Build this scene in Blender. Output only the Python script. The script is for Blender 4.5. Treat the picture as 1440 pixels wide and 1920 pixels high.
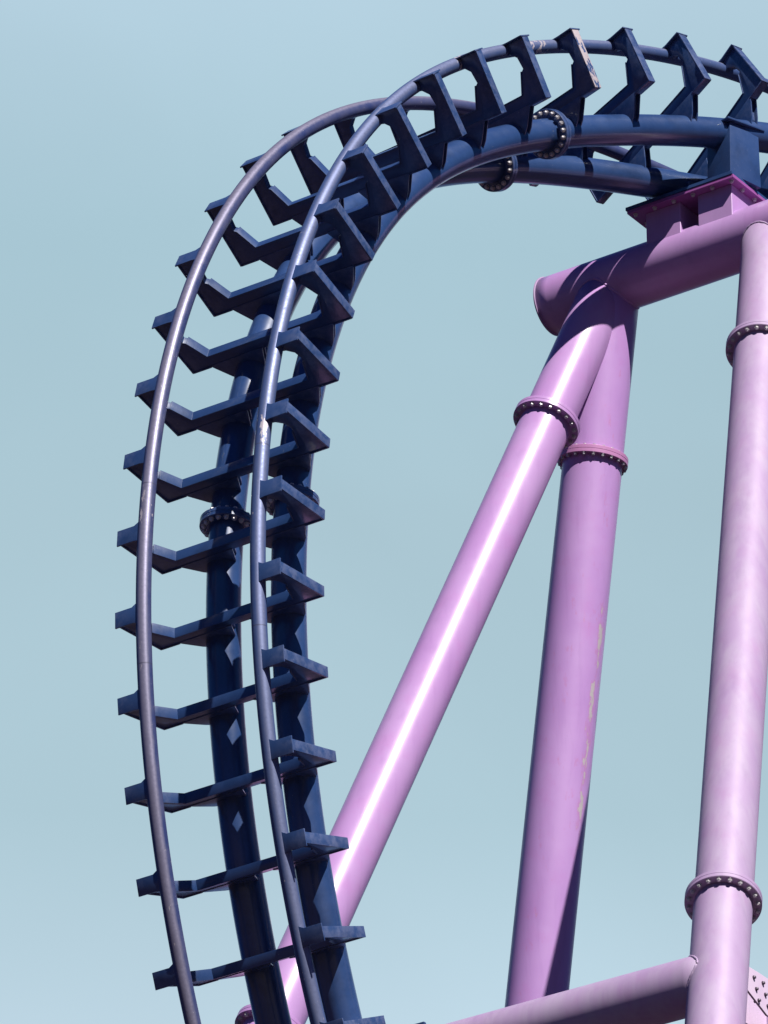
import bpy, bmesh, math, random
import numpy as np
from mathutils import Vector, Matrix

random.seed(7)
scene = bpy.context.scene
for o in list(bpy.data.objects):
    bpy.data.objects.remove(o, do_unlink=True)
COL = scene.collection

# ------------------------------------------------------------------ camera
CAM_H = 1.6
PITCH = 0.49
DIST = 61.6532
cam_d = bpy.data.cameras.new("camera")
cam_d.sensor_fit = 'VERTICAL'
cam_d.sensor_height = 24.0
cam_d.lens = 24.0 * 185.0 * DIST / 1920.0
cam_d.clip_start = 0.5
cam_d.clip_end = 6000.0
cam = bpy.data.objects.new("camera", cam_d)
cam.location = (0, 0, CAM_H)
cam.rotation_euler = (math.pi / 2 + PITCH, 0, 0)
COL.objects.link(cam)
scene.camera = cam

# ------------------------------------------------------------------ light
_el, _az = math.radians(46), math.radians(153.2)
SUN = Vector((math.sin(_az) * math.cos(_el), math.cos(_az) * math.cos(_el), math.sin(_el)))
world = bpy.data.worlds.new("World")
scene.world = world
world.use_nodes = True
wn = world.node_tree
wn.nodes.clear()
w_out = wn.nodes.new("ShaderNodeOutputWorld")
w_bg = wn.nodes.new("ShaderNodeBackground")
w_sky = wn.nodes.new("ShaderNodeTexSky")
w_sky.sky_type = 'NISHITA'
w_sky.sun_disc = False
w_sky.sun_elevation = math.asin(SUN.z)
w_sky.sun_rotation = math.atan2(SUN.x, SUN.y)
w_sky.dust_density = 2.0
w_sky.ozone_density = 1.5
w_sky.altitude = 100
w_tc = wn.nodes.new("ShaderNodeTexCoord")
w_sep = wn.nodes.new("ShaderNodeSeparateXYZ")
w_ramp = wn.nodes.new("ShaderNodeValToRGB")
w_mix = wn.nodes.new("ShaderNodeMix")
w_mix.data_type = 'RGBA'
wn.links.new(w_tc.outputs["Generated"], w_sep.inputs[0])
wn.links.new(w_sep.outputs["Z"], w_ramp.inputs[0])
cr = w_ramp.color_ramp
cr.elements[0].position = 0.0
cr.elements[0].color = (1.0, 1.9, 4.4, 1)
cr.elements[1].position = 0.9
cr.elements[1].color = (0.15, 0.5, 2.3, 1)
for pos, c in ((0.26, (1.8, 3.0, 5.2)), (0.385, (5.15, 6.65, 7.65)), (0.425, (3.95, 5.5, 6.22)), (0.47, (3.80, 5.32, 6.02)), (0.51, (3.75, 5.45, 6.25)), (0.55, (4.5, 6.15, 7.2)), (0.68, (0.7, 1.5, 4.0))):
    e = cr.elements.new(pos)
    e.color = (*c, 1)
w_mix.inputs[0].default_value = 0.96
wn.links.new(w_sky.outputs[0], w_mix.inputs[6])
wn.links.new(w_ramp.outputs[0], w_mix.inputs[7])
# bright sky ahead (north); unseen sky behind and overhead darkened blue to deepen shade
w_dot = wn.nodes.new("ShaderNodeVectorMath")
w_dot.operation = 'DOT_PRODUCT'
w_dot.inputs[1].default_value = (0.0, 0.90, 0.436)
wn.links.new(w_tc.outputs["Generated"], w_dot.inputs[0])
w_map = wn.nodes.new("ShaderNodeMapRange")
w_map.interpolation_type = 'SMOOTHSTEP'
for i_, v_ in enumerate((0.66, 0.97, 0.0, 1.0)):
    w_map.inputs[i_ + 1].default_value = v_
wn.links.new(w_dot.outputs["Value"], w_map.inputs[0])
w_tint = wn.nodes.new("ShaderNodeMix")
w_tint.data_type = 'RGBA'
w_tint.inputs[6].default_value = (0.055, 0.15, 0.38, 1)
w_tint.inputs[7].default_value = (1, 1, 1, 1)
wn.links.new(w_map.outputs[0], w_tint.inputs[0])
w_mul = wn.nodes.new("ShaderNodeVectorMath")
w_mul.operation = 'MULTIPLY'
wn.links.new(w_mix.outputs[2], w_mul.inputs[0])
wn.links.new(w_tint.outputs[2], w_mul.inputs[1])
# faint uneven veil of high haze
w_noi = wn.nodes.new("ShaderNodeTexNoise")
w_noi.inputs["Scale"].default_value = 7.0
w_noi.inputs["Detail"].default_value = 4.0
w_noi.inputs["Distortion"].default_value = 0.6
wn.links.new(w_tc.outputs["Generated"], w_noi.inputs["Vector"])
w_nr = wn.nodes.new("ShaderNodeMapRange")
for i_, v_ in enumerate((0.3, 0.7, 0.955, 1.045)):
    w_nr.inputs[i_ + 1].default_value = v_
wn.links.new(w_noi.outputs[0], w_nr.inputs[0])
w_m2 = wn.nodes.new("ShaderNodeVectorMath")
w_m2.operation = 'SCALE'
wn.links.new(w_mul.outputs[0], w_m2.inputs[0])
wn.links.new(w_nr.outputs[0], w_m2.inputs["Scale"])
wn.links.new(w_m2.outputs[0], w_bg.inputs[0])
w_bg.inputs[1].default_value = 0.0715
wn.links.new(w_bg.outputs[0], w_out.inputs[0])

sun_d = bpy.data.lights.new("sun", 'SUN')
sun_d.energy = 5.0
sun_d.angle = math.radians(0.5)
sun_d.color = (1.0, 0.96, 0.90)
sun = bpy.data.objects.new("sun", sun_d)
sun.rotation_euler = SUN.to_track_quat('Z', 'Y').to_euler()
sun.location = (20, -20, 60)
COL.objects.link(sun)

vs = scene.view_settings
vs.view_transform = 'Standard'
vs.look = 'None'
vs.exposure = 0.60
vs.gamma = 1.0
scene.cycles.max_bounces = 6


# ------------------------------------------------------------------ materials
class NT:
    """small helper for node graphs"""
    def __init__(self, name):
        self.m = bpy.data.materials.new(name)
        self.m.use_nodes = True
        self.t = self.m.node_tree
        self.b = self.t.nodes["Principled BSDF"]

    def n(self, kind, **kw):
        nd = self.t.nodes.new(kind)
        for k, v in kw.items():
            setattr(nd, k, v)
        return nd

    def link(self, a, b):
        self.t.links.new(a, b)

    def put(self, sock, val):
        if hasattr(val, "is_output"):
            self.link(val, sock)
        else:
            sock.default_value = val

    def math(self, op, a, b=0.0, clamp=False):
        nd = self.n("ShaderNodeMath", operation=op, use_clamp=clamp)
        self.put(nd.inputs[0], a)
        self.put(nd.inputs[1], b)
        return nd.outputs[0]

    def rng(self, x, a, b, c=0.0, d=1.0):
        nd = self.n("ShaderNodeMapRange", clamp=True)
        self.put(nd.inputs[0], x)
        for i, v in enumerate((a, b, c, d)):
            self.put(nd.inputs[i + 1], v)
        return nd.outputs[0]

    def band(self, x, lo, hi, soft):
        a = self.rng(x, lo - soft, lo + soft)
        b = self.rng(x, hi - soft, hi + soft, 1.0, 0.0)
        return self.math('MULTIPLY', a, b)

    def mix(self, f, a, b):
        nd = self.n("ShaderNodeMix", data_type='RGBA')
        self.put(nd.inputs[0], f)
        self.put(nd.inputs[6], (*a, 1) if isinstance(a, tuple) else a)
        self.put(nd.inputs[7], (*b, 1) if isinstance(b, tuple) else b)
        return nd.outputs[2]

    def noise(self, scale, detail=4.0, rough=0.55, vec=None, stretch=None):
        nd = self.n("ShaderNodeTexNoise")
        nd.inputs["Scale"].default_value = scale
        nd.inputs["Detail"].default_value = detail
        nd.inputs["Roughness"].default_value = rough
        if vec is None:
            if not hasattr(self, "_tc"):
                self._tc = self.n("ShaderNodeTexCoord")
            vec = self._tc.outputs["Object"]
        if stretch:
            mp = self.n("ShaderNodeMapping")
            self.link(vec, mp.inputs[0])
            mp.inputs["Scale"].default_value = stretch
            vec = mp.outputs[0]
        self.link(vec, nd.inputs["Vector"])
        return nd.outputs[0]

    def uv(self):
        if not hasattr(self, "_uv"):
            t = self.n("ShaderNodeTexCoord")
            s = self.n("ShaderNodeSeparateXYZ")
            self.link(t.outputs["UV"], s.inputs[0])
            self._uv = (s.outputs[0], s.outputs[1], t.outputs["UV"])
        return self._uv

    def bump(self, h, dist, strength=0.4):
        nd = self.n("ShaderNodeBump")
        nd.inputs["Distance"].default_value = dist
        nd.inputs["Strength"].default_value = strength
        self.link(h, nd.inputs["Height"])
        self.link(nd.outputs[0], self.b.inputs["Normal"])


def paint(name, base, vari, rough=0.34, coat=0.55, coat_rough=0.14, speck=None, spec_thr=0.72, bump=0.0015, edge=None):
    t = NT(name)
    oi = t.n("ShaderNodeObjectInfo")
    tc_ = t.n("ShaderNodeTexCoord")
    off = t.n("ShaderNodeVectorMath", operation='MULTIPLY_ADD')
    t.link(oi.outputs["Location"], off.inputs[0])
    off.inputs[1].default_value = (1.7, 1.3, 1.9)
    t.link(tc_.outputs["Object"], off.inputs[2])

    class _V:
        outputs = {"Object": off.outputs[0]}
    t._tc = _V
    big = t.noise(0.9, 3, 0.6)
    fine = t.noise(26.0, 4, 0.6)
    c = t.mix(t.rng(big, 0.35, 0.68), base, vari)
    c = t.mix(t.math('MULTIPLY', t.rng(fine, 0.5, 0.8), 0.25), c, tuple(min(1, v * 1.5 + 0.02) for v in base))
    if speck:
        sp = t.noise(38.0, 3, 0.7)
        area = t.noise(2.2, 2, 0.5)
        f = t.math('MULTIPLY', t.rng(sp, spec_thr, spec_thr + 0.02), t.rng(area, 0.45, 0.6))
        c = t.mix(f, c, speck)
    grime = t.noise(2.6, 5, 0.65)
    c = t.mix(t.math('MULTIPLY', t.rng(grime, 0.50, 0.72), 0.45), c, tuple(v * 0.45 for v in base))
    if edge:
        geo = t.n("ShaderNodeNewGeometry")
        pt = t.rng(geo.outputs["Pointiness"], 0.53, 0.60)
        en = t.rng(t.noise(11.0, 4, 0.65), 0.40, 0.62)
        c = t.mix(t.math('MULTIPLY', t.math('MULTIPLY', pt, en), 0.55), c, edge)
    t.link(c, t.b.inputs["Base Color"])
    r = t.rng(t.noise(5.0, 4, 0.6), 0.3, 0.7, rough - 0.06, rough + 0.08)
    t.link(r, t.b.inputs["Roughness"])
    t.b.inputs["Coat Weight"].default_value = coat
    t.b.inputs["Coat Roughness"].default_value = coat_rough
    if bump:
        t.bump(t.noise(14.0, 3, 0.5), bump, 0.35)
    return t


NAVY = (0.016, 0.042, 0.128)
NAVY2 = (0.026, 0.060, 0.170)
M = {}
M['navy'] = paint("navy_paint", NAVY, NAVY2, speck=(0.30, 0.30, 0.34), spec_thr=0.72, edge=(0.20, 0.22, 0.34)).m
M['navy_plate'] = paint("navy_plate_paint", NAVY, NAVY2, rough=0.45, speck=(0.26, 0.27, 0.33), spec_thr=0.70, edge=(0.20, 0.22, 0.34)).m

M['navy_box'] = paint("navy_box_paint", NAVY, NAVY2, rough=0.42, speck=(0.26, 0.27, 0.33), spec_thr=0.70).m

# peeling navy plate: cream primer showing through
t = NT("peeled_navy_paint")
pn = t.noise(9.0, 5, 0.65, stretch=(1.6, 0.55, 1.6))
pn2 = t.noise(40.0, 3, 0.6)
f = t.rng(t.math('ADD', pn, t.math('MULTIPLY', pn2, 0.12)), 0.53, 0.56)
t.link(t.mix(f, NAVY2, t.mix(pn2, (0.30, 0.24, 0.26), (0.45, 0.41, 0.44))), t.b.inputs["Base Color"])
t.b.inputs["Roughness"].default_value = 0.5
t.bump(f, 0.002, 0.6)
M['peeled'] = t.m

# running rails: worn band that also paints in a highlight, chipped at the joints
def rail_mat(name, base, sheen, band_v, chip_v, chip_w, chip_u, chip_len, rough, top_chips=True):
    t = NT(name)
    u, v, uv = t.uv()
    wear = t.noise(3.0, 4, 0.6)
    fine = t.noise(30, 4, 0.6)
    vc = t.math('ABSOLUTE', t.math('SUBTRACT', t.math('FRACT', t.math('ADD', v, 0.5 - band_v)), 0.5))
    streak = t.noise(16, 4, 0.6, stretch=(1, 1, 0.2))
    bw = t.rng(t.math('ADD', vc, t.math('MULTIPLY', streak, 0.05)), 0.085, 0.15, 1.0, 0.0)
    c = t.mix(bw, base, sheen)
    c = t.mix(t.math('MULTIPLY', t.rng(wear, 0.35, 0.7), 0.4), c, tuple(x * 0.7 for x in sheen))
    edge = t.noise(22, 4, 0.6, stretch=(1, 1, 0.35))
    b1 = t.band(u, chip_u, chip_u + chip_len, 0.10)
    b2 = t.band(v, chip_v - chip_w, chip_v + chip_w, 0.03)
    f1 = t.math('MULTIPLY', b1, b2)
    f1 = t.rng(t.math('ADD', edge, t.math('MULTIPLY', f1, 0.27)), 0.70, 0.74)
    b3 = t.math('ADD', t.band(u, 14.1, 14.75, 0.05), t.band(u, 12.9, 13.1, 0.05), clamp=True)
    f2 = t.rng(t.math('ADD', edge, t.math('MULTIPLY', b3, 0.20 if top_chips else 0.0)), 0.70, 0.74)
    sp = t.math('MULTIPLY', t.rng(t.noise(45, 3, 0.7), 0.70, 0.72), t.rng(wear, 0.42, 0.55))
    joint = t.math('MULTIPLY', t.math('ADD', t.band(u, 5.595, 5.605, 0.006), t.band(u, 3.395, 3.405, 0.006)), 0.8)
    f = t.math('MAXIMUM', t.math('MAXIMUM', f1, f2), sp)
    c = t.mix(f, c, t.mix(fine, (0.32, 0.27, 0.31), (0.44, 0.42, 0.46)))
    c = t.mix(joint, c, (0.04, 0.04, 0.07))
    t.link(c, t.b.inputs["Base Color"])
    t.link(t.math('MULTIPLY', bw, 0.45), t.b.inputs["Metallic"])
    t.link(t.rng(fine, 0.3, 0.7, rough - 0.07, rough + 0.09), t.b.inputs["Roughness"])
    t.bump(t.math('ADD', fine, t.math('MULTIPLY', f, -1.0)), 0.002, 0.4)
    return t.m
M['rail_far'] = rail_mat("worn_lavender_rail_paint", (0.022, 0.035, 0.12), (0.19, 0.18, 0.265), 0.17, 0.245, 0.04, 5.05, 0.5, 0.46, False)
M['rail_near'] = rail_mat("worn_blue_rail_paint", (0.03, 0.06, 0.17), (0.14, 0.165, 0.29), 0.10, 0.15, 0.10, 5.62, 0.35, 0.50)

LILAC = (0.390, 0.215, 0.465)
LILAC2 = (0.420, 0.255, 0.495)
PALE = (0.60, 0.44, 0.68)
def lilac(name, a, b, rough=0.36, coat=0.13, cr=0.22, streak=0.0, fade=None):
    t = NT(name)
    big = t.noise(0.7, 3, 0.6)
    c = t.mix(t.rng(big, 0.35, 0.65), a, b)
    blot = t.noise(3.2, 5, 0.65)
    c = t.mix(t.math('MULTIPLY', t.rng(blot, 0.50, 0.72), 0.30), c, (a[0] * 1.08, a[1] * 0.76, a[2] * 0.90))
    if fade:
        run = t.noise(5.0, 4, 0.6, stretch=(1, 1, 0.12))
        c = t.mix(t.math('MULTIPLY', t.rng(run, 0.4, 0.7), 0.5), c, fade)
    rain = t.noise(9.0, 4, 0.6, stretch=(1, 1, 0.07))
    c = t.mix(t.math('MULTIPLY', t.rng(rain, 0.52, 0.75), 0.22), c, (a[0] * 0.62, a[1] * 0.58, a[2] * 0.66))
    sp = t.rng(t.noise(34, 3, 0.75), 0.735, 0.75)
    c = t.mix(sp, c, (0.18, 0.10, 0.22))
    t.link(t.rng(t.noise(4.0, 4, 0.6), 0.3, 0.7, rough - 0.05, rough + 0.07), t.b.inputs["Roughness"])
    t.b.inputs["Coat Weight"].default_value = coat
    t.b.inputs["Coat Roughness"].default_value = cr
    t.bump(t.noise(10.0, 3, 0.5), 0.0015, 0.25)
    return t, c
t, c = lilac("lilac_paint", LILAC, LILAC2)
t.link(c, t.b.inputs["Base Color"]); M['lilac'] = t.m
t, c = lilac("faded_lilac_paint", (0.325, 0.22, 0.38), (0.36, 0.255, 0.41), 0.52, 0.10, 0.35, fade=(0.40, 0.34, 0.44))
t.link(c, t.b.inputs["Base Color"]); M['lilac_pale'] = t.m
t, c = lilac("pale_plate_paint", (0.56, 0.42, 0.60), (0.60, 0.48, 0.62), 0.5, 0.1, 0.3)
t.link(c, t.b.inputs["Base Color"]); M['plate_pale'] = t.m
t, c = lilac("shaded_lilac_paint", (0.26, 0.07, 0.27), (0.30, 0.09, 0.30))  # darker lilac for the mounting plates, underside shade put into the colour
t.link(c, t.b.inputs["Base Color"]); M['lilac_shaded'] = t.m
t, c = lilac("pink_lilac_paint", (0.44, 0.20, 0.40), (0.48, 0.23, 0.43))
t.link(c, t.b.inputs["Base Color"]); M['pink'] = t.m
# rear leg: flaked patches down one side
t, c = lilac("flaking_lilac_paint", (0.40, 0.22, 0.50), (0.44, 0.26, 0.54), 0.42, 0.25, 0.25)
u, v, uv = t.uv()
wob = t.noise(1.1, 3, 0.6)
flk = t.noise(7.0, 6, 0.68, stretch=(1.6, 1.6, 0.55))
cen = t.rng(wob, 0.3, 0.7, 0.075, 0.135)
dv = t.math('ABSOLUTE', t.math('SUBTRACT', v, cen))
prox = t.rng(dv, 0.0, 0.045, 1.0, 0.0)
along = t.band(u, 3.9, 6.9, 0.5)
s = t.math('ADD', flk, t.math('MULTIPLY', t.math('MULTIPLY', prox, along), 0.24))
halo = t.rng(s, 0.60, 0.70)
f = t.rng(s, 0.700, 0.715)
c = t.mix(t.math('MULTIPLY', halo, 0.6), c, (0.42, 0.17, 0.36))
c = t.mix(f, c, t.mix(t.noise(30, 3), (0.38, 0.33, 0.36), (0.46, 0.43, 0.43)))
t.link(c, t.b.inputs["Base Color"])
M['flaking'] = t.m

t = NT("galvanised_steel")
t.link(t.mix(t.noise(20, 3), (0.38, 0.36, 0.38), (0.55, 0.53, 0.55)), t.b.inputs["Base Color"])
t.b.inputs["Metallic"].default_value = 0.35
t.b.inputs["Roughness"].default_value = 0.38
M['steel'] = t.m
t = NT("dark_shadowed_bolt_steel")  # dark bolts, with the shadow on them put into the colour
t.link(t.mix(t.noise(20, 3), (0.05, 0.035, 0.06), (0.10, 0.07, 0.11)), t.b.inputs["Base Color"])
t.b.inputs["Roughness"].default_value = 0.45
M['dark_shadowed_steel'] = t.m

t = NT("weathered_concrete")
t.link(t.mix(t.noise(3, 6), (0.24, 0.23, 0.21), (0.36, 0.34, 0.31)), t.b.inputs["Base Color"])
t.b.inputs["Roughness"].default_value = 0.9
M['concrete'] = t.m
t = NT("dry_ground")
c = t.mix(t.rng(t.noise(0.05, 6), 0.4, 0.6), (0.026, 0.011, 0.012), (0.034, 0.015, 0.018))
t.link(t.mix(t.rng(t.noise(1.5, 8), 0.3, 0.7), c, (0.030, 0.018, 0.020)), t.b.inputs["Base Color"])
t.b.inputs["Roughness"].default_value = 0.95
M['ground'] = t.m


# ------------------------------------------------------------------ mesh helpers
def finish(bm, name, mats, bevel=0.0, seg=2, smooth=False):
    if bevel:
        bmesh.ops.recalc_face_normals(bm, faces=bm.faces)
        es = [e for e in bm.edges if len(e.link_faces) == 2 and e.calc_face_angle(0) > 0.6]
        bmesh.ops.bevel(bm, geom=es, offset=bevel, segments=seg, affect='EDGES', profile=0.6, clamp_overlap=True)
    me = bpy.data.meshes.new(name)
    bm.normal_update()
    bm.to_mesh(me)
    bm.free()
    for m in (mats if isinstance(mats, (list, tuple)) else [mats]):
        me.materials.append(m)
    if smooth:
        me.shade_smooth() if hasattr(me, "shade_smooth") else [setattr(p, "use_smooth", True) for p in me.polygons]
    return me


def smooth_by_angle(me, ang=0.7):
    bm = bmesh.new()
    bm.from_mesh(me)
    for f in bm.faces:
        f.smooth = True
    for e in bm.edges:
        e.smooth = not (len(e.link_faces) != 2 or e.calc_face_angle(0) > ang)
    bm.to_mesh(me)
    bm.free()
    return me


def add(name, me, parent=None, mat4=None):
    o = bpy.data.objects.new(name, me)
    COL.objects.link(o)
    if parent:
        o.parent = parent
    if mat4 is not None:
        o.matrix_local = mat4
    return o


def prism(bm, pts, z0, z1, axes=(Vector((1, 0, 0)), Vector((0, 1, 0)), Vector((0, 0, 1))), org=Vector((0, 0, 0))):
    a, b, c = axes
    lo = [bm.verts.new(org + a * p[0] + b * p[1] + c * z0) for p in pts]
    hi = [bm.verts.new(org + a * p[0] + b * p[1] + c * z1) for p in pts]
    n = len(pts)
    bm.faces.new(lo[::-1])
    bm.faces.new(hi)
    for i in range(n):
        bm.faces.new((lo[i], lo[(i + 1) % n], hi[(i + 1) % n], hi[i]))


def box(bm, org, a, b, c, la, lb, lc):
    """box spanning intervals la, lb, lc along unit axes a, b, c"""
    pts = [(la[0], lb[0]), (la[1], lb[0]), (la[1], lb[1]), (la[0], lb[1])]
    prism(bm, pts, lc[0], lc[1], (a, b, c), org)


def strip(bm, chain, th, t0, t1):
    """flat bar of thickness th laid along the left side of a polyline in the tie plane"""
    n = len(chain)
    nr = []
    for i in range(n):
        d = Vector((0, 0))
        if i > 0:
            e = (Vector(chain[i]) - Vector(chain[i - 1])).normalized()
            d += Vector((-e.y, e.x))
        if i < n - 1:
            e = (Vector(chain[i + 1]) - Vector(chain[i])).normalized()
            d += Vector((-e.y, e.x))
        d.normalize()
        nr.append(d)
    out = [tuple(Vector(chain[i]) + nr[i] * th) for i in range(n)]
    prism(bm, list(chain) + out[::-1], t0, t1)


def frame_for(d, ref):
    d = d.normalized()
    e1 = (ref - d * ref.dot(d)).normalized()
    e2 = d.cross(e1)
    return d, e1, e2


def tube_mesh(name, pts, rad, mats, us=None, seg=48, frames=None, ref=Vector((1, 0, 0)), cap=True, seams=()):
    """tube along points; uv = (length or given coordinate, turn 0..1)"""
    bm = bmesh.new()
    uvl = bm.loops.layers.uv.new("uv")
    rings = []
    n = len(pts)
    L = 0.0
    uu = []
    for i, p in enumerate(pts):
        p = Vector(p)
        if i:
            L += (p - Vector(pts[i - 1])).length
        uu.append(L if us is None else us[i])
        if frames:
            e1, e2 = frames[i]
        else:
            d = (Vector(pts[min(i + 1, n - 1)]) - Vector(pts[max(i - 1, 0)]))
            _, e1, e2 = frame_for(d, ref)
        rr = rad[i] if isinstance(rad, (list, tuple)) else rad
        rings.append([bm.verts.new(p + (e1 * math.cos(2 * math.pi * k / seg) + e2 * math.sin(2 * math.pi * k / seg)) * rr) for k in range(seg)])
    for i in range(n - 1):
        for k in range(seg):
            k2 = (k + 1) % seg
            f = bm.faces.new((rings[i][k], rings[i][k2], rings[i + 1][k2], rings[i + 1][k]))
            f.smooth = True
            for lp, (a, b) in zip(f.loops, ((uu[i], k), (uu[i], k + 1), (uu[i + 1], k + 1), (uu[i + 1], k))):
                lp[uvl].uv = (a, b / seg)
    if cap:
        bm.faces.new(rings[0][::-1])
        bm.faces.new(rings[-1])
    bmesh.ops.recalc_face_normals(bm, faces=bm.faces)
    me = bpy.data.meshes.new(name)
    bm.to_mesh(me)
    bm.free()
    me.materials.append(mats)
    return me


def lathe(name, prof, mats, seg=56, smooth_ang=0.6):
    """closed profile [(r, z)] spun about z"""
    bm = bmesh.new()
    rings = [[bm.verts.new((r * math.cos(2 * math.pi * k / seg), r * math.sin(2 * math.pi * k / seg), z)) for k in range(seg)] for r, z in prof]
    m = len(prof)
    for i in range(m):
        for k in range(seg):
            k2 = (k + 1) % seg
            bm.faces.new((rings[i][k], rings[i][k2], rings[(i + 1) % m][k2], rings[(i + 1) % m][k]))
    bmesh.ops.recalc_face_normals(bm, faces=bm.faces)
    me = bpy.data.meshes.new(name)
    bm.to_mesh(me)
    bm.free()
    me.materials.append(mats)
    return smooth_by_angle(me, smooth_ang)


def bolt_mesh(name, r, half, head, mats, low=1.0):
    """through bolt along z: hexagon head and washer on one side, nut, washer and shank tip on the other"""
    bm = bmesh.new()
    def cyl(rad, z0, z1, n, rot=0.0, r1=None):
        r1 = rad if r1 is None else r1
        a = [bm.verts.new((rad * math.cos(2 * math.pi * k / n + rot), rad * math.sin(2 * math.pi * k / n + rot), z0)) for k in range(n)]
        b = [bm.verts.new((r1 * math.cos(2 * math.pi * k / n + rot), r1 * math.sin(2 * math.pi * k / n + rot), z1)) for k in range(n)]
        bm.faces.new(a[::-1]); bm.faces.new(b)
        for k in range(n):
            bm.faces.new((a[k], a[(k + 1) % n], b[(k + 1) % n], b[k]))
    for s in (1, -1):
        w = 0.005
        full = head
        if s == -1:
            head = full * low
        cyl(r * 1.35, s * half, s * (half + w), 16)
        cyl(r * 1.1, s * (half + w), s * (half + w + head * 0.75), 6, 0.3)
        cyl(r * 1.1, s * (half + w + head * 0.75), s * (half + w + head), 6, 0.3, r * 0.8)
        head = full
    cyl(r * 0.55, -(half + 0.010), half + 0.010, 12)
    if low < 1:
        cyl(r * 0.6, half + head, half + head * 1.35, 12, 0, r * 0.5)
    else:
        cyl(r * 0.6, -(half + head), -(half + head * 1.35), 12, 0, r * 0.5)
    bmesh.ops.recalc_face_normals(bm, faces=bm.faces)
    me = bpy.data.meshes.new(name)
    bm.to_mesh(me)
    bm.free()
    me.materials.append(mats)
    return me


def empty(name, loc, label, cat, kind=None, group=None):
    o = bpy.data.objects.new(name, None)
    o.empty_display_size = 0.5
    o.location = loc
    COL.objects.link(o)
    o["label"] = label
    o["category"] = cat
    if kind:
        o["kind"] = kind
    if group:
        o["group"] = group
    return o


# ------------------------------------------------------------------ ground
bm = bmesh.new()
R_G = 3000.0
N_G = 60
gv = [[bm.verts.new(((i / N_G * 2 - 1) ** 3 * R_G, (j / N_G * 2 - 1) ** 3 * R_G + 60, 0)) for j in range(N_G + 1)] for i in range(N_G + 1)]
for i in range(N_G):
    for j in range(N_G):
        bm.faces.new((gv[i][j], gv[i + 1][j], gv[i + 1][j + 1], gv[i][j + 1]))
g = add("ground", finish(bm, "ground", M['ground']))
g["kind"] = "structure"
g["label"] = "flat dry ground under the roller coaster"
g["category"] = "ground"

# ------------------------------------------------------------------ track centreline
P_ = dict(ae=1.0429, k=0.7511, c=0.6006, d=0.7405, tp=0.0892, tb=0.0561, a=0.7232, vr=-0.0468, s=0.414, h=0.9842, rs=0.1821)
CX, CY = -1.8733, 0.0034
KN = np.array([-3, 1, 4, 7, 10, 12.5, 15, 18, 21.5])
KV = np.array([
    [0.9334, 0.953, 0.9588, 0.9456, 0.9583, 0.9188, 0.8291, 0.7291, 0.7831],
    [2.1148, 1.8519, 1.6089, 1.3378, 1.0043, 0.6872, 0.3822, 0.0897, -0.1502],
    [-0.0209, 0.0074, 0.0115, -0.0097, 0.004, 0.0143, 0.1342, 0.5505, 1.2189],
    [0.9638, 0.9536, 0.9428, 0.9528, 1.0629, 1.0492, 1.0594, 0.9816, 0.9791]])
nk = len(KN)
A = np.zeros((nk, nk)); B = np.zeros((nk, nk)); A[0, 0] = A[-1, -1] = 1
hh = np.diff(KN)
for i in range(1, nk - 1):
    A[i, i - 1] = hh[i - 1]; A[i, i] = 2 * (hh[i - 1] + hh[i]); A[i, i + 1] = hh[i]
    B[i, i - 1] = 6 / hh[i - 1]; B[i, i + 1] = 6 / hh[i]; B[i, i] = -6 / hh[i - 1] - 6 / hh[i]
M2 = np.linalg.solve(A, B)


def spl(tt):
    out = []
    for t_ in tt:
        tc = min(max(t_, KN[0]), KN[-1])
        j = min(max(int(np.searchsorted(KN, tc)) - 1, 0), nk - 2)
        h_ = KN[j + 1] - KN[j]
        a_ = (KN[j + 1] - tc) / h_
        b_ = 1 - a_
        w = np.zeros(nk)
        w[j] += a_; w[j + 1] += b_
        w += ((a_ ** 3 - a_) * M2[j] + (b_ ** 3 - b_) * M2[j + 1]) * h_ * h_ / 6
        val = KV @ w
        if t_ < KN[0]:
            val[1] += 0.085 * (KN[0] - t_)      # the loop keeps curling in below
        if t_ > KN[-1]:
            val[1] -= 0.10 * (t_ - KN[-1])      # and dives down again past the top
        out.append(val)
    return np.array(out)


STEP = 0.125
IDX = np.arange(-9, 29.26, STEP)
psi, th, ro, ds = spl(IDX).T
Xh = np.stack([np.cos(psi), np.sin(psi), 0 * psi], 1)
Zh = np.array([0, 0, 1.0])
TT = Xh * np.cos(th)[:, None] + Zh * np.sin(th)[:, None]
OO = -Xh * np.sin(th)[:, None] + Zh * np.cos(th)[:, None]
UU = np.stack([np.sin(psi), -np.cos(psi), 0 * psi], 1)
U3 = UU * np.cos(ro)[:, None] + OO * np.sin(ro)[:, None]
O3 = OO * np.cos(ro)[:, None] - UU * np.sin(ro)[:, None]
stp = TT * ds[:, None]
PP = np.concatenate([[np.zeros(3)], np.cumsum((stp[1:] + stp[:-1]) / 2 * STEP, 0)])
i0 = int(round((5 - IDX[0]) / STEP))
PP = PP - PP[i0] + np.array([CX, DIST * math.cos(PITCH), DIST * math.sin(PITCH) + CY + CAM_H])


def at(i):
    j = (i - IDX[0]) / STEP
    a = int(math.floor(j)); fr = j - a
    if fr < 1e-6:
        g_ = lambda q: q[a]
    else:
        g_ = lambda q: q[a] * (1 - fr) + q[a + 1] * fr
    return (Vector(g_(PP)), Vector(g_(U3)).normalized(), Vector(g_(O3)).normalized(), Vector(g_(TT)).normalized())


TB = Vector(at(-3)[0])
track = empty("roller_coaster_track", TB, "navy blue roller coaster track curling up into a vertical loop on the purple steel support", "roller coaster track")


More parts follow.
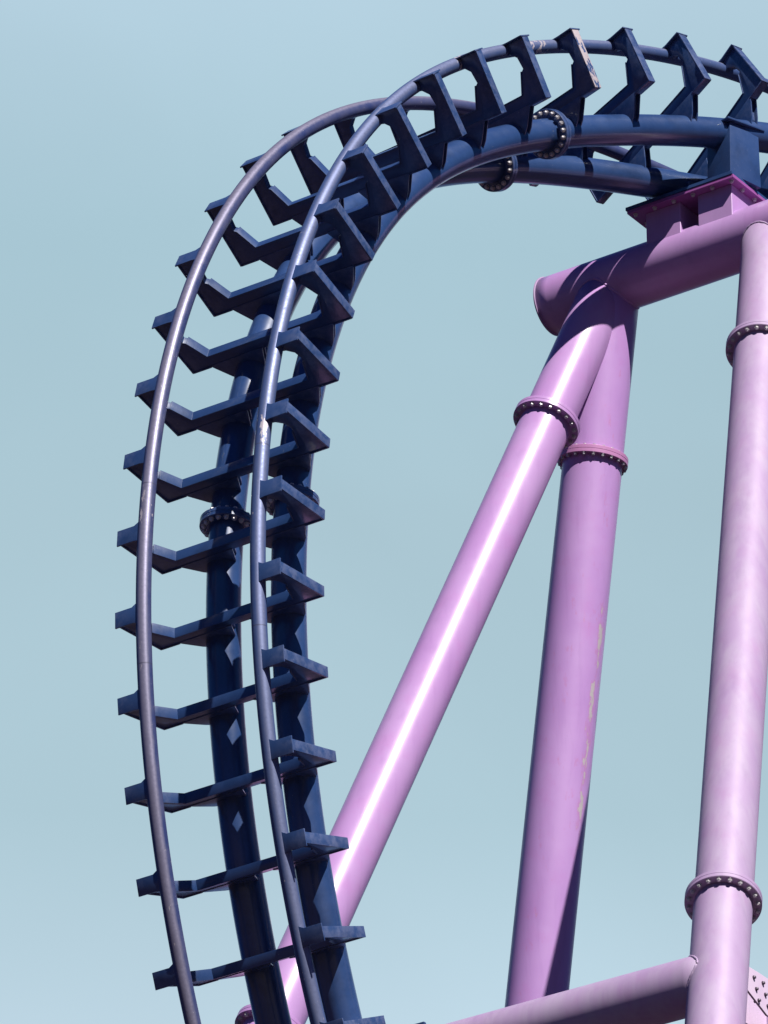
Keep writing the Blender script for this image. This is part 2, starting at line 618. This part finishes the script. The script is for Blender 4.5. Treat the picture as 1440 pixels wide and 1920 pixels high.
def sweep(name, u_, v_, r, mat, seg):
    pts, fr = [], []
    for j in range(len(IDX)):
        p = Vector(PP[j]) + Vector(U3[j]) * u_ + Vector(O3[j]) * v_ - TB
        pts.append(p)
        fr.append((Vector(U3[j]), Vector(O3[j])))
    me = tube_mesh(name, pts, r, mat, us=list(IDX), seg=seg, frames=fr)
    return add(name, me, track)


RR_ = 0.080
o = sweep("rail", -P_['a'], P_['vr'], RR_, M['rail_far'], 32)
o["label"] = "far left running rail with worn paint and a painted pinkish lavender sheen"
o = sweep("rail", P_['a'], P_['vr'], RR_, M['rail_near'], 32)
o["label"] = "near running rail in front of the spines, bluish and chipped at its joint"
o = sweep("spine", -P_['s'], -P_['h'], P_['rs'], M['navy'], 56)
o["label"] = "rear spine tube on the far rail's side"
o = sweep("spine", P_['s'], -P_['h'], P_['rs'], M['navy'], 56)
o["label"] = "front spine tube on the near rail's side"

# ---- crosstie (x = across, y = outward, z = along the track)
k, c, d, ae, tb, tp = P_['k'], P_['c'], P_['d'], P_['ae'], P_['tb'], P_['tp']
half = [(0.115, -0.735), (0.80, -0.735), (ae - 0.022, -0.735), (ae - 0.022, -0.004), (0.70, -0.004), (0.70, -0.105),
        (0.80, -0.125), (0.865, -0.19), (0.885, -0.33), (k + 0.105, -0.352), (k, -c)]
outline = half + [(-x, y) for x, y in half[::-1]]
bm = bmesh.new()
prism(bm, outline, -tb + 0.012, tb - 0.012)
chain_in = [(k + 0.105, -0.352), (k, -c), (-k, -c), (-k - 0.105, -0.352)]
strip(bm, [(x, y) for x, y in chain_in], -0.012, -tb, tb)
for s in (1, -1):
    # closing bars on the back edge of each arm
    e = [(s * (ae - 0.020), -d + 0.002), (s * 0.79, -d + 0.002)]
    pts = [(e[0][0], -d - 0.008), (e[1][0], -d - 0.008), (e[1][0], -d + 0.008), (e[0][0], -d + 0.008)]
    prism(bm, pts, -tb, tb)
    # neck down to the spine: two webs with a recess between them
    nk_out = [(s * 0.80, -0.725), (s * 0.655, -0.945), (s * 0.56, -1.04), (s * 0.30, -1.04), (s * 0.215, -0.915), (s * 0.115, -0.715)]
    prism(bm, nk_out, -tb + 0.004, -tb + 0.020)
    prism(bm, nk_out, tb - 0.020, tb - 0.004)
    core = [(s * 0.745, -0.725), (s * 0.61, -0.94), (s * 0.52, -1.0), (s * 0.33, -1.0), (s * 0.25, -0.90), (s * 0.16, -0.715)]
    prism(bm, core, -tb + 0.018, tb - 0.018)
tie_me = smooth_by_angle(finish(bm, "crosstie", M['navy'], bevel=0.0035, seg=2), 0.35)

# front plate wrapping on to the rail
def plate_mesh(s):
    bm = bmesh.new()
    pts = [(0.735, tp + 0.045), (0.775, tp + 0.03), (0.83, tp), (ae, tp), (ae, -tp), (0.83, -tp), (0.775, -tp - 0.01), (0.735, -tp - 0.02)]
    pts = [(s * x, y) for x, y in pts]
    prism(bm, pts, -0.002, 0.014, (Vector((1, 0, 0)), Vector((0, 0, 1)), Vector((0, 1, 0))))
    return smooth_by_angle(finish(bm, "front_plate", M['navy_plate'], bevel=0.003), 0.35)
plates = {s: plate_mesh(s) for s in (1, -1)}

def side_mesh(s, mat):
    bm = bmesh.new()
    prism(bm, [(s * (ae - 0.024), -0.004), (s * (ae - 0.006), -0.004), (s * (ae - 0.006), -d - 0.004), (s * (ae - 0.024), -d - 0.004)], -tb - 0.001, tb + 0.001)
    return smooth_by_angle(finish(bm, "side_plate", mat, bevel=0.003), 0.35)
sides = {s: side_mesh(s, M['navy_plate']) for s in (1, -1)}
side_peeled = side_mesh(1, M['peeled'])

for i in range(-8, 30):
    p, u_, o_, t_ = at(i)
    m4 = Matrix(((u_.x, o_.x, t_.x, p.x - TB.x), (u_.y, o_.y, t_.y, p.y - TB.y), (u_.z, o_.z, t_.z, p.z - TB.z), (0, 0, 0, 1)))
    tie = add("crosstie", tie_me, track, m4)
    tie["group"] = "crossties along the track"
    for s in (1, -1):
        add("front_plate", plates[s], tie)
        if i == 15 and s == 1:
            q = add("side_plate", side_peeled, tie)
            q["label"] = "side plate with its paint peeled off in cream patches"
            tie["label"] = "crosstie at the top of the loop with a peeled side plate"
        else:
            add("side_plate", sides[s], tie)

# ---- bolted spine joints
fl_r, fl_h = 0.285, 0.046
prof = [(0.17, -fl_h), (fl_r - 0.006, -fl_h), (fl_r, -fl_h + 0.006), (fl_r, -0.004), (fl_r - 0.004, -0.001), (fl_r - 0.004, 0.001), (fl_r, 0.004),
        (fl_r, fl_h - 0.006), (fl_r - 0.006, fl_h), (0.17, fl_h)]
flange_me = lathe("spine_flange", prof, M['navy'])
bolt_s = bolt_mesh("bolt", 0.022, fl_h, 0.028, M['steel'])


def ring_of(parent_thing, base, name, me, centre, axis, bolt_me, nb, rb, ref=Vector((1, 0, 0))):
    d_, e1, e2 = frame_for(axis, ref)
    c_ = centre - base
    m4 = Matrix(((e1.x, e2.x, d_.x, c_.x), (e1.y, e2.y, d_.y, c_.y), (e1.z, e2.z, d_.z, c_.z), (0, 0, 0, 1)))
    f_ = add(name, me, parent_thing, m4)
    for q in range(nb):
        a_ = 2 * math.pi * (q + 0.5) / nb
        add("bolt", bolt_me, f_, Matrix.Translation((rb * math.cos(a_), rb * math.sin(a_), 0)) @ Matrix.Rotation(random.uniform(0, 1), 4, 'Z'))
    return f_


for i in (-4.2, 5.55, 14.67):
    p, u_, o_, t_ = at(i)
    for s in (-1, 1):
        ring_of(track, TB, "spine_flange", flange_me, p + u_ * s * P_['s'] - o_ * P_['h'], t_, bolt_s, 18, 0.240)

# ------------------------------------------------------------------ purple support frame
PS = math.radians(55)
U0 = Vector((math.sin(PS), -math.cos(PS), 0))
X0 = Vector((math.cos(PS), math.sin(PS), 0))
Z0 = Vector((0, 0, 1))
MB = Vector((3.81, 60.37, 0))
ZB = 35.62 + CAM_H
BEAM = MB + Z0 * ZB
SB = Vector((BEAM.x, BEAM.y, 0))
support = empty("support_frame", SB, "lilac purple tubular steel support frame carrying the loop of the roller coaster", "support frame")


def rel(p):
    return p - SB


def tube(name, a, b, r, mat, seg=64, ref=Vector((1, 0, 0)), n=24):
    pts = [rel(a.lerp(b, q / n)) for q in range(n + 1)]
    return add(name, tube_mesh(name, pts, r, mat, seg=seg, ref=ref), support)


R_B = 0.350
beam = tube("crossbeam", BEAM - U0 * 2.27, BEAM + U0 * 1.62, R_B, M['lilac'])
beam["label"] = "thick horizontal top beam under the track"
cap_prof = [(0.001, -0.012), (R_B + 0.004, -0.012), (R_B + 0.012, -0.006), (R_B + 0.012, 0.008), (R_B + 0.002, 0.014), (0.001, 0.014)]
cap_me = lathe("end_cap", cap_prof, M['lilac_pale'])
for q in (-2.27, 1.62):
    pc = BEAM + U0 * q
    d_, e1, e2 = frame_for(U0, Z0)
    c_ = rel(pc)
    m4 = Matrix(((e1.x, e2.x, d_.x, c_.x), (e1.y, e2.y, d_.y, c_.y), (e1.z, e2.z, d_.z, c_.z), (0, 0, 0, 1)))
    e_ = add("end_cap", cap_me, beam, m4)

m_, n_ = 0.40106, 0.16272
LEGS = [  # offset along the beam, lean along the track, lean outward, radius, material, joints, label
    (-1.4667, -m_, -n_, 0.298, 'lilac', (2.073, 10.438), "glossy front leg slanting down to the left behind the track"),
    (0.7251, -m_, n_, 0.298, 'lilac_pale', (2.041, 10.399), "pale near leg at the right, with two bolted joints"),
    (-1.4289, 0.0409, -n_, 0.347, 'flaking', (2.168, 10.4), "thick rear leg with flaking paint along one side"),
    (0.7251, 0.0409, n_, 0.347, 'lilac', (2.168, 10.4), "rear leg on the near end of the beam"),
]


def leg_pt(L, t_):
    return BEAM + U0 * L[0] + (-Z0 + X0 * L[1] + U0 * L[2]) * t_


def weld(parent, o1, d1, r1, o2, d2, r2, lo, hi, mat, ref=Vector((1, 0, 0)), bead=0.013):
    """raised bead where tube 1 (from o1 along d1) leaves the surface of tube 2"""
    d1, e1, e2 = frame_for(d1, ref)
    d2 = d2.normalized()
    pts = []
    for q in range(97):
        a_ = 2 * math.pi * q / 96
        base = o1 + (e1 * math.cos(a_) + e2 * math.sin(a_)) * r1
        w = base - o2
        wp = w - d2 * w.dot(d2)
        dp = d1 - d2 * d1.dot(d2)
        A_, B_, C_ = dp.dot(dp), 2 * dp.dot(wp), wp.dot(wp) - r2 * r2
        disc = max(B_ * B_ - 4 * A_ * C_, 0.0)
        t_ = (-B_ + math.sqrt(disc)) / (2 * A_)
        wob = 0.003 * math.sin(q * 2.1) + random.uniform(-0.002, 0.002)
        pts.append(rel(base + d1 * (max(lo, min(hi, t_)) + wob)))
    pts[-1] = pts[0].copy()
    rads = [bead * (0.85 + 0.3 * random.random()) for _ in pts]
    me = tube_mesh("weld_bead", pts, rads, mat, seg=8, ref=Vector((0.3, 0.2, 1)), cap=False)
    return add("weld_bead", me, parent)


def leg_flange(r_in, r_out, h, mat):
    pr = [(r_in - 0.02, -h), (r_out - 0.006, -h), (r_out, -h + 0.006), (r_out, -0.004), (r_out - 0.003, -0.001), (r_out - 0.003, 0.001),
          (r_out, 0.004), (r_out, h - 0.006), (r_out - 0.006, h), (r_in - 0.02, h)]
    return lathe("leg_flange", pr, mat)


for L in LEGS:
    tg = ZB
    lg = tube("leg", leg_pt(L, 0.0), leg_pt(L, tg - 0.25), L[3], M[L[4]], n=60)
    lg["label"] = L[6]
    ax = (-Z0 + X0 * L[1] + U0 * L[2]).normalized()
    ro_ = L[3] + (0.092 if L[3] < 0.32 else 0.062)
    fm = leg_flange(L[3], ro_, 0.048, M['pink'] if L[4] == 'flaking' else M[L[4]])
    bo_me = bolt_mesh("bolt", 0.021 if L[3] < 0.32 else 0.018, 0.048, 0.026, M['steel'], 0.3)
    nb = 20 if L[3] < 0.32 else 22
    for tj in L[5]:
        ring_of(support, SB, "leg_flange", fm, leg_pt(L, tj), ax, bo_me, nb, L[3] + (0.052 if L[3] < 0.32 else 0.034))
    weld(lg, leg_pt(L, 0.0), ax, L[3], BEAM, U0, R_B, 0.0, 1.6, M[L[4]])
    # concrete footing and base plate
    bm = bmesh.new()
    pf = rel(leg_pt(L, tg - 0.3)); pf.z = 0
    box(bm, pf, Vector((1, 0, 0)), Vector((0, 1, 0)), Z0, (-0.75, 0.75), (-0.75, 0.75), (-0.4, 0.30))
    add("footing", finish(bm, "footing", M['concrete'], bevel=0.03), support)

# horizontal tie between the front leg and the near leg
TJ = 11.44
br = tube("tie_beam", leg_pt(LEGS[0], TJ), leg_pt(LEGS[1], TJ), 0.290, M['lilac_pale'])
br["label"] = "horizontal tie tube joining the near leg low in the picture"
ld = (leg_pt(LEGS[1], 1) - leg_pt(LEGS[1], 0)).normalized()
weld(br, leg_pt(LEGS[1], TJ), -U0, 0.290, leg_pt(LEGS[1], 0), ld, 0.298, 0.0, 1.0, M['lilac_pale'])
# brace from the near leg to the rear near leg, with a bolted splice plate
ja = leg_pt(LEGS[1], TJ)
jb = leg_pt(LEGS[3], TJ)
bd = (jb - ja).normalized()
side = bd.cross(Z0).normalized()
tube("brace", ja + bd * 1.15, jb, 0.16, M['lilac_pale'], seg=40)
bm = bmesh.new()
for sgn in (1, -1):
    pts = [(0.25, 0.20), (0.50, 0.20), (2.1, 0.17), (2.2, -0.14), (0.62, -0.21), (0.25, -0.06)]
    prism(bm, pts, sgn * 0.165 - 0.012, sgn * 0.165 + 0.012, (bd, Z0, side), rel(ja))
gp = add("gusset_plate", finish(bm, "gusset_plate", M['plate_pale'], bevel=0.003), support)
gp["label"] = "pale bolted splice plates on the right of the near leg"
bm_ = bolt_mesh("bolt", 0.016, 0.013, 0.020, M['dark_shadowed_steel'])
for r_i, zz in enumerate((0.11, 0.0, -0.11)):
    for q in range(9):
        pos = rel(ja) + bd * (0.38 + 0.17 * q + 0.04 * r_i) + Z0 * zz
        if 0.38 + 0.17 * q + 0.04 * r_i > 2.05:
            continue
        for sgn in (1,):
            ps_ = pos + side * (0.165 * sgn)
            add("bolt", bm_, gp, Matrix(((bd.x, 0, side.x, ps_.x), (bd.y, 0, side.y, ps_.y), (0, 1, 0, ps_.z), (0, 0, 0, 1))))

# ---- saddle: purple stubs, two bolted plates, navy posts up to the spines
MP = MB - U0 * 0.20 + Z0 * (36.21 + CAM_H)
bm = bmesh.new()
for lo, hi in ((-0.54, -0.07), (0.17, 0.63)):
    box(bm, rel(MP), U0, X0, Z0, (lo, hi), (-0.30, 0.30), (-0.50, 0.001))
add("stub", finish(bm, "stub", M['lilac'], bevel=0.012, seg=3), support)
bm = bmesh.new()
box(bm, rel(MP), U0, X0, Z0, (-0.72, 0.73), (-0.42, 0.46), (0.0, 0.042))
mp = add("mounting_plate", finish(bm, "mounting_plate", M['lilac_shaded'], bevel=0.004), support)
pb = bolt_mesh("bolt", 0.021, 0.043, 0.026, M['steel'])
spots = [(-0.64 + 0.262 * q, y) for q in range(6) for y in (-0.36, 0.40)] + [(x, y) for x in (-0.64, 0.67) for y in (-0.12, 0.14)]
for x, y in spots:
    add("bolt", pb, mp, Matrix.Translation(rel(MP) + U0 * x + X0 * y + Z0 * 0.043))
bm = bmesh.new()
box(bm, MP - TB, U0, X0, Z0, (-0.735, 0.72), (-0.43, 0.45), (0.0435, 0.086))
saddle = add("saddle_plate", finish(bm, "saddle_plate", M['navy_box'], bevel=0.004), track)

IP = 17.8
p, u_, o_, t_ = at(IP)
Th = Vector((t_.x, t_.y, 0)).normalized()
Uh = Vector((Th.y, -Th.x, 0))
top_z = 0.086 + MP.z
for s in (1, -1):
    sp = p + u_ * s * P_['s'] - o_ * P_['h']
    bm = bmesh.new()
    lo_, hi_ = [], []
    for a_, b_ in ((-1, -1), (1, -1), (1, 1), (-1, 1)):
        q = sp + t_ * 0.235 * a_ + Uh * 0.186 * b_
        q2 = sp + Th * 0.25 * a_ + Uh * 0.186 * b_
        q2.z = top_z - 0.002
        hi_.append(bm.verts.new(q + Z0 * (0.02 if s > 0 else -0.03) - TB))
        lo_.append(bm.verts.new(q2 - TB))
    bm.faces.new(lo_[::-1]); bm.faces.new(hi_)
    for q in range(4):
        bm.faces.new((lo_[q], lo_[(q + 1) % 4], hi_[(q + 1) % 4], hi_[q]))
    if s > 0:
        # thin cap plate overhanging the post at the tube's mid height
        box(bm, sp - TB + Z0 * 0.02, t_, Uh, Z0, (-0.31, 0.30), (0.10, 0.235), (0.003, 0.028))
    add("post", smooth_by_angle(finish(bm, "post", M['navy_box'], bevel=0.008), 0.35), track)
# web between the two posts
bm = bmesh.new()
pa = p + u_ * P_['s'] - o_ * P_['h']; pbb = p - u_ * P_['s'] - o_ * P_['h']
for off in (-0.14, 0.14):
    q = [pa + Th * off, pbb + Th * off]
    vs_ = []
    for th_ in (-0.01, 0.01):
        a1 = q[0] + Th * th_ - TB; b1 = q[1] + Th * th_ - TB
        a0 = a1.copy(); b0 = b1.copy(); a0.z = b0.z = top_z - TB.z
        a1.z = b1.z = top_z - TB.z + 0.20
        vs_.append([bm.verts.new(x) for x in (a0, a1, b1, b0)])
    bm.faces.new(vs_[0][::-1]); bm.faces.new(vs_[1])
    for z in range(4):
        bm.faces.new((vs_[0][z], vs_[0][(z + 1) % 4], vs_[1][(z + 1) % 4], vs_[1][z]))
bmesh.ops.recalc_face_normals(bm, faces=bm.faces)
add("web_plate", finish(bm, "web_plate", M['navy_box']), track)

# ---- lower connection: navy arms from both spines to a bolted plate pair on the tie beam
YB = Vector((BEAM.x, BEAM.y, ZB)) + X0 * (-m_ * TJ) - Z0 * TJ          # point on the tie beam axis line
IL = -2.1
p, u_, o_, t_ = at(IL)
XP = -0.60
bm = bmesh.new()
box(bm, YB - TB, U0, Z0, X0, (-1.93, -0.50), (-0.64, 0.085), (XP - 0.042, XP - 0.001))
add("saddle_plate", finish(bm, "saddle_plate", M['navy_box'], bevel=0.004), track)
for s in (1, -1):
    sp = p + u_ * s * P_['s'] - o_ * P_['h']
    bm = bmesh.new()
    lo_, hi_ = [], []
    uc = (sp - YB).dot(U0)
    for a_, b_ in ((-1, -1), (1, -1), (1, 1), (-1, 1)):
        hi_.append(bm.verts.new(sp + t_ * 0.20 * a_ + U0 * 0.17 * b_ - TB))
        lo_.append(bm.verts.new(YB + U0 * (uc + 0.17 * b_) + Z0 * (-0.27 + 0.2 * a_) + X0 * (XP - 0.041) - TB))
    bm.faces.new(lo_[::-1]); bm.faces.new(hi_)
    for q in range(4):
        bm.faces.new((lo_[q], lo_[(q + 1) % 4], hi_[(q + 1) % 4], hi_[q]))
    add("post", smooth_by_angle(finish(bm, "post", M['navy_box'], bevel=0.006), 0.35), track)
bm = bmesh.new()
box(bm, rel(YB), U0, Z0, X0, (-1.92, -0.49), (-0.64, 0.055), (XP, XP + 0.042))
mp2 = add("mounting_plate", finish(bm, "mounting_plate", M['lilac_shaded'], bevel=0.004), support)
for x in (-1.85, -1.53, -1.21, -0.89, -0.57):
    for z in (-0.57, -0.01):
        pos = rel(YB) + U0 * x + Z0 * z + X0 * XP
        add("bolt", pb, mp2, Matrix(((U0.x, Z0.x, X0.x, pos.x), (U0.y, Z0.y, X0.y, pos.y), (U0.z, Z0.z, X0.z, pos.z), (0, 0, 0, 1))))
bm = bmesh.new()
for lo, hi in ((-1.78, -1.33), (-1.09, -0.64)):
    box(bm, rel(YB), U0, Z0, X0, (lo, hi), (-0.52, -0.04), (XP + 0.041, -0.12))
add("stub", finish(bm, "stub", M['lilac'], bevel=0.012, seg=3), support)
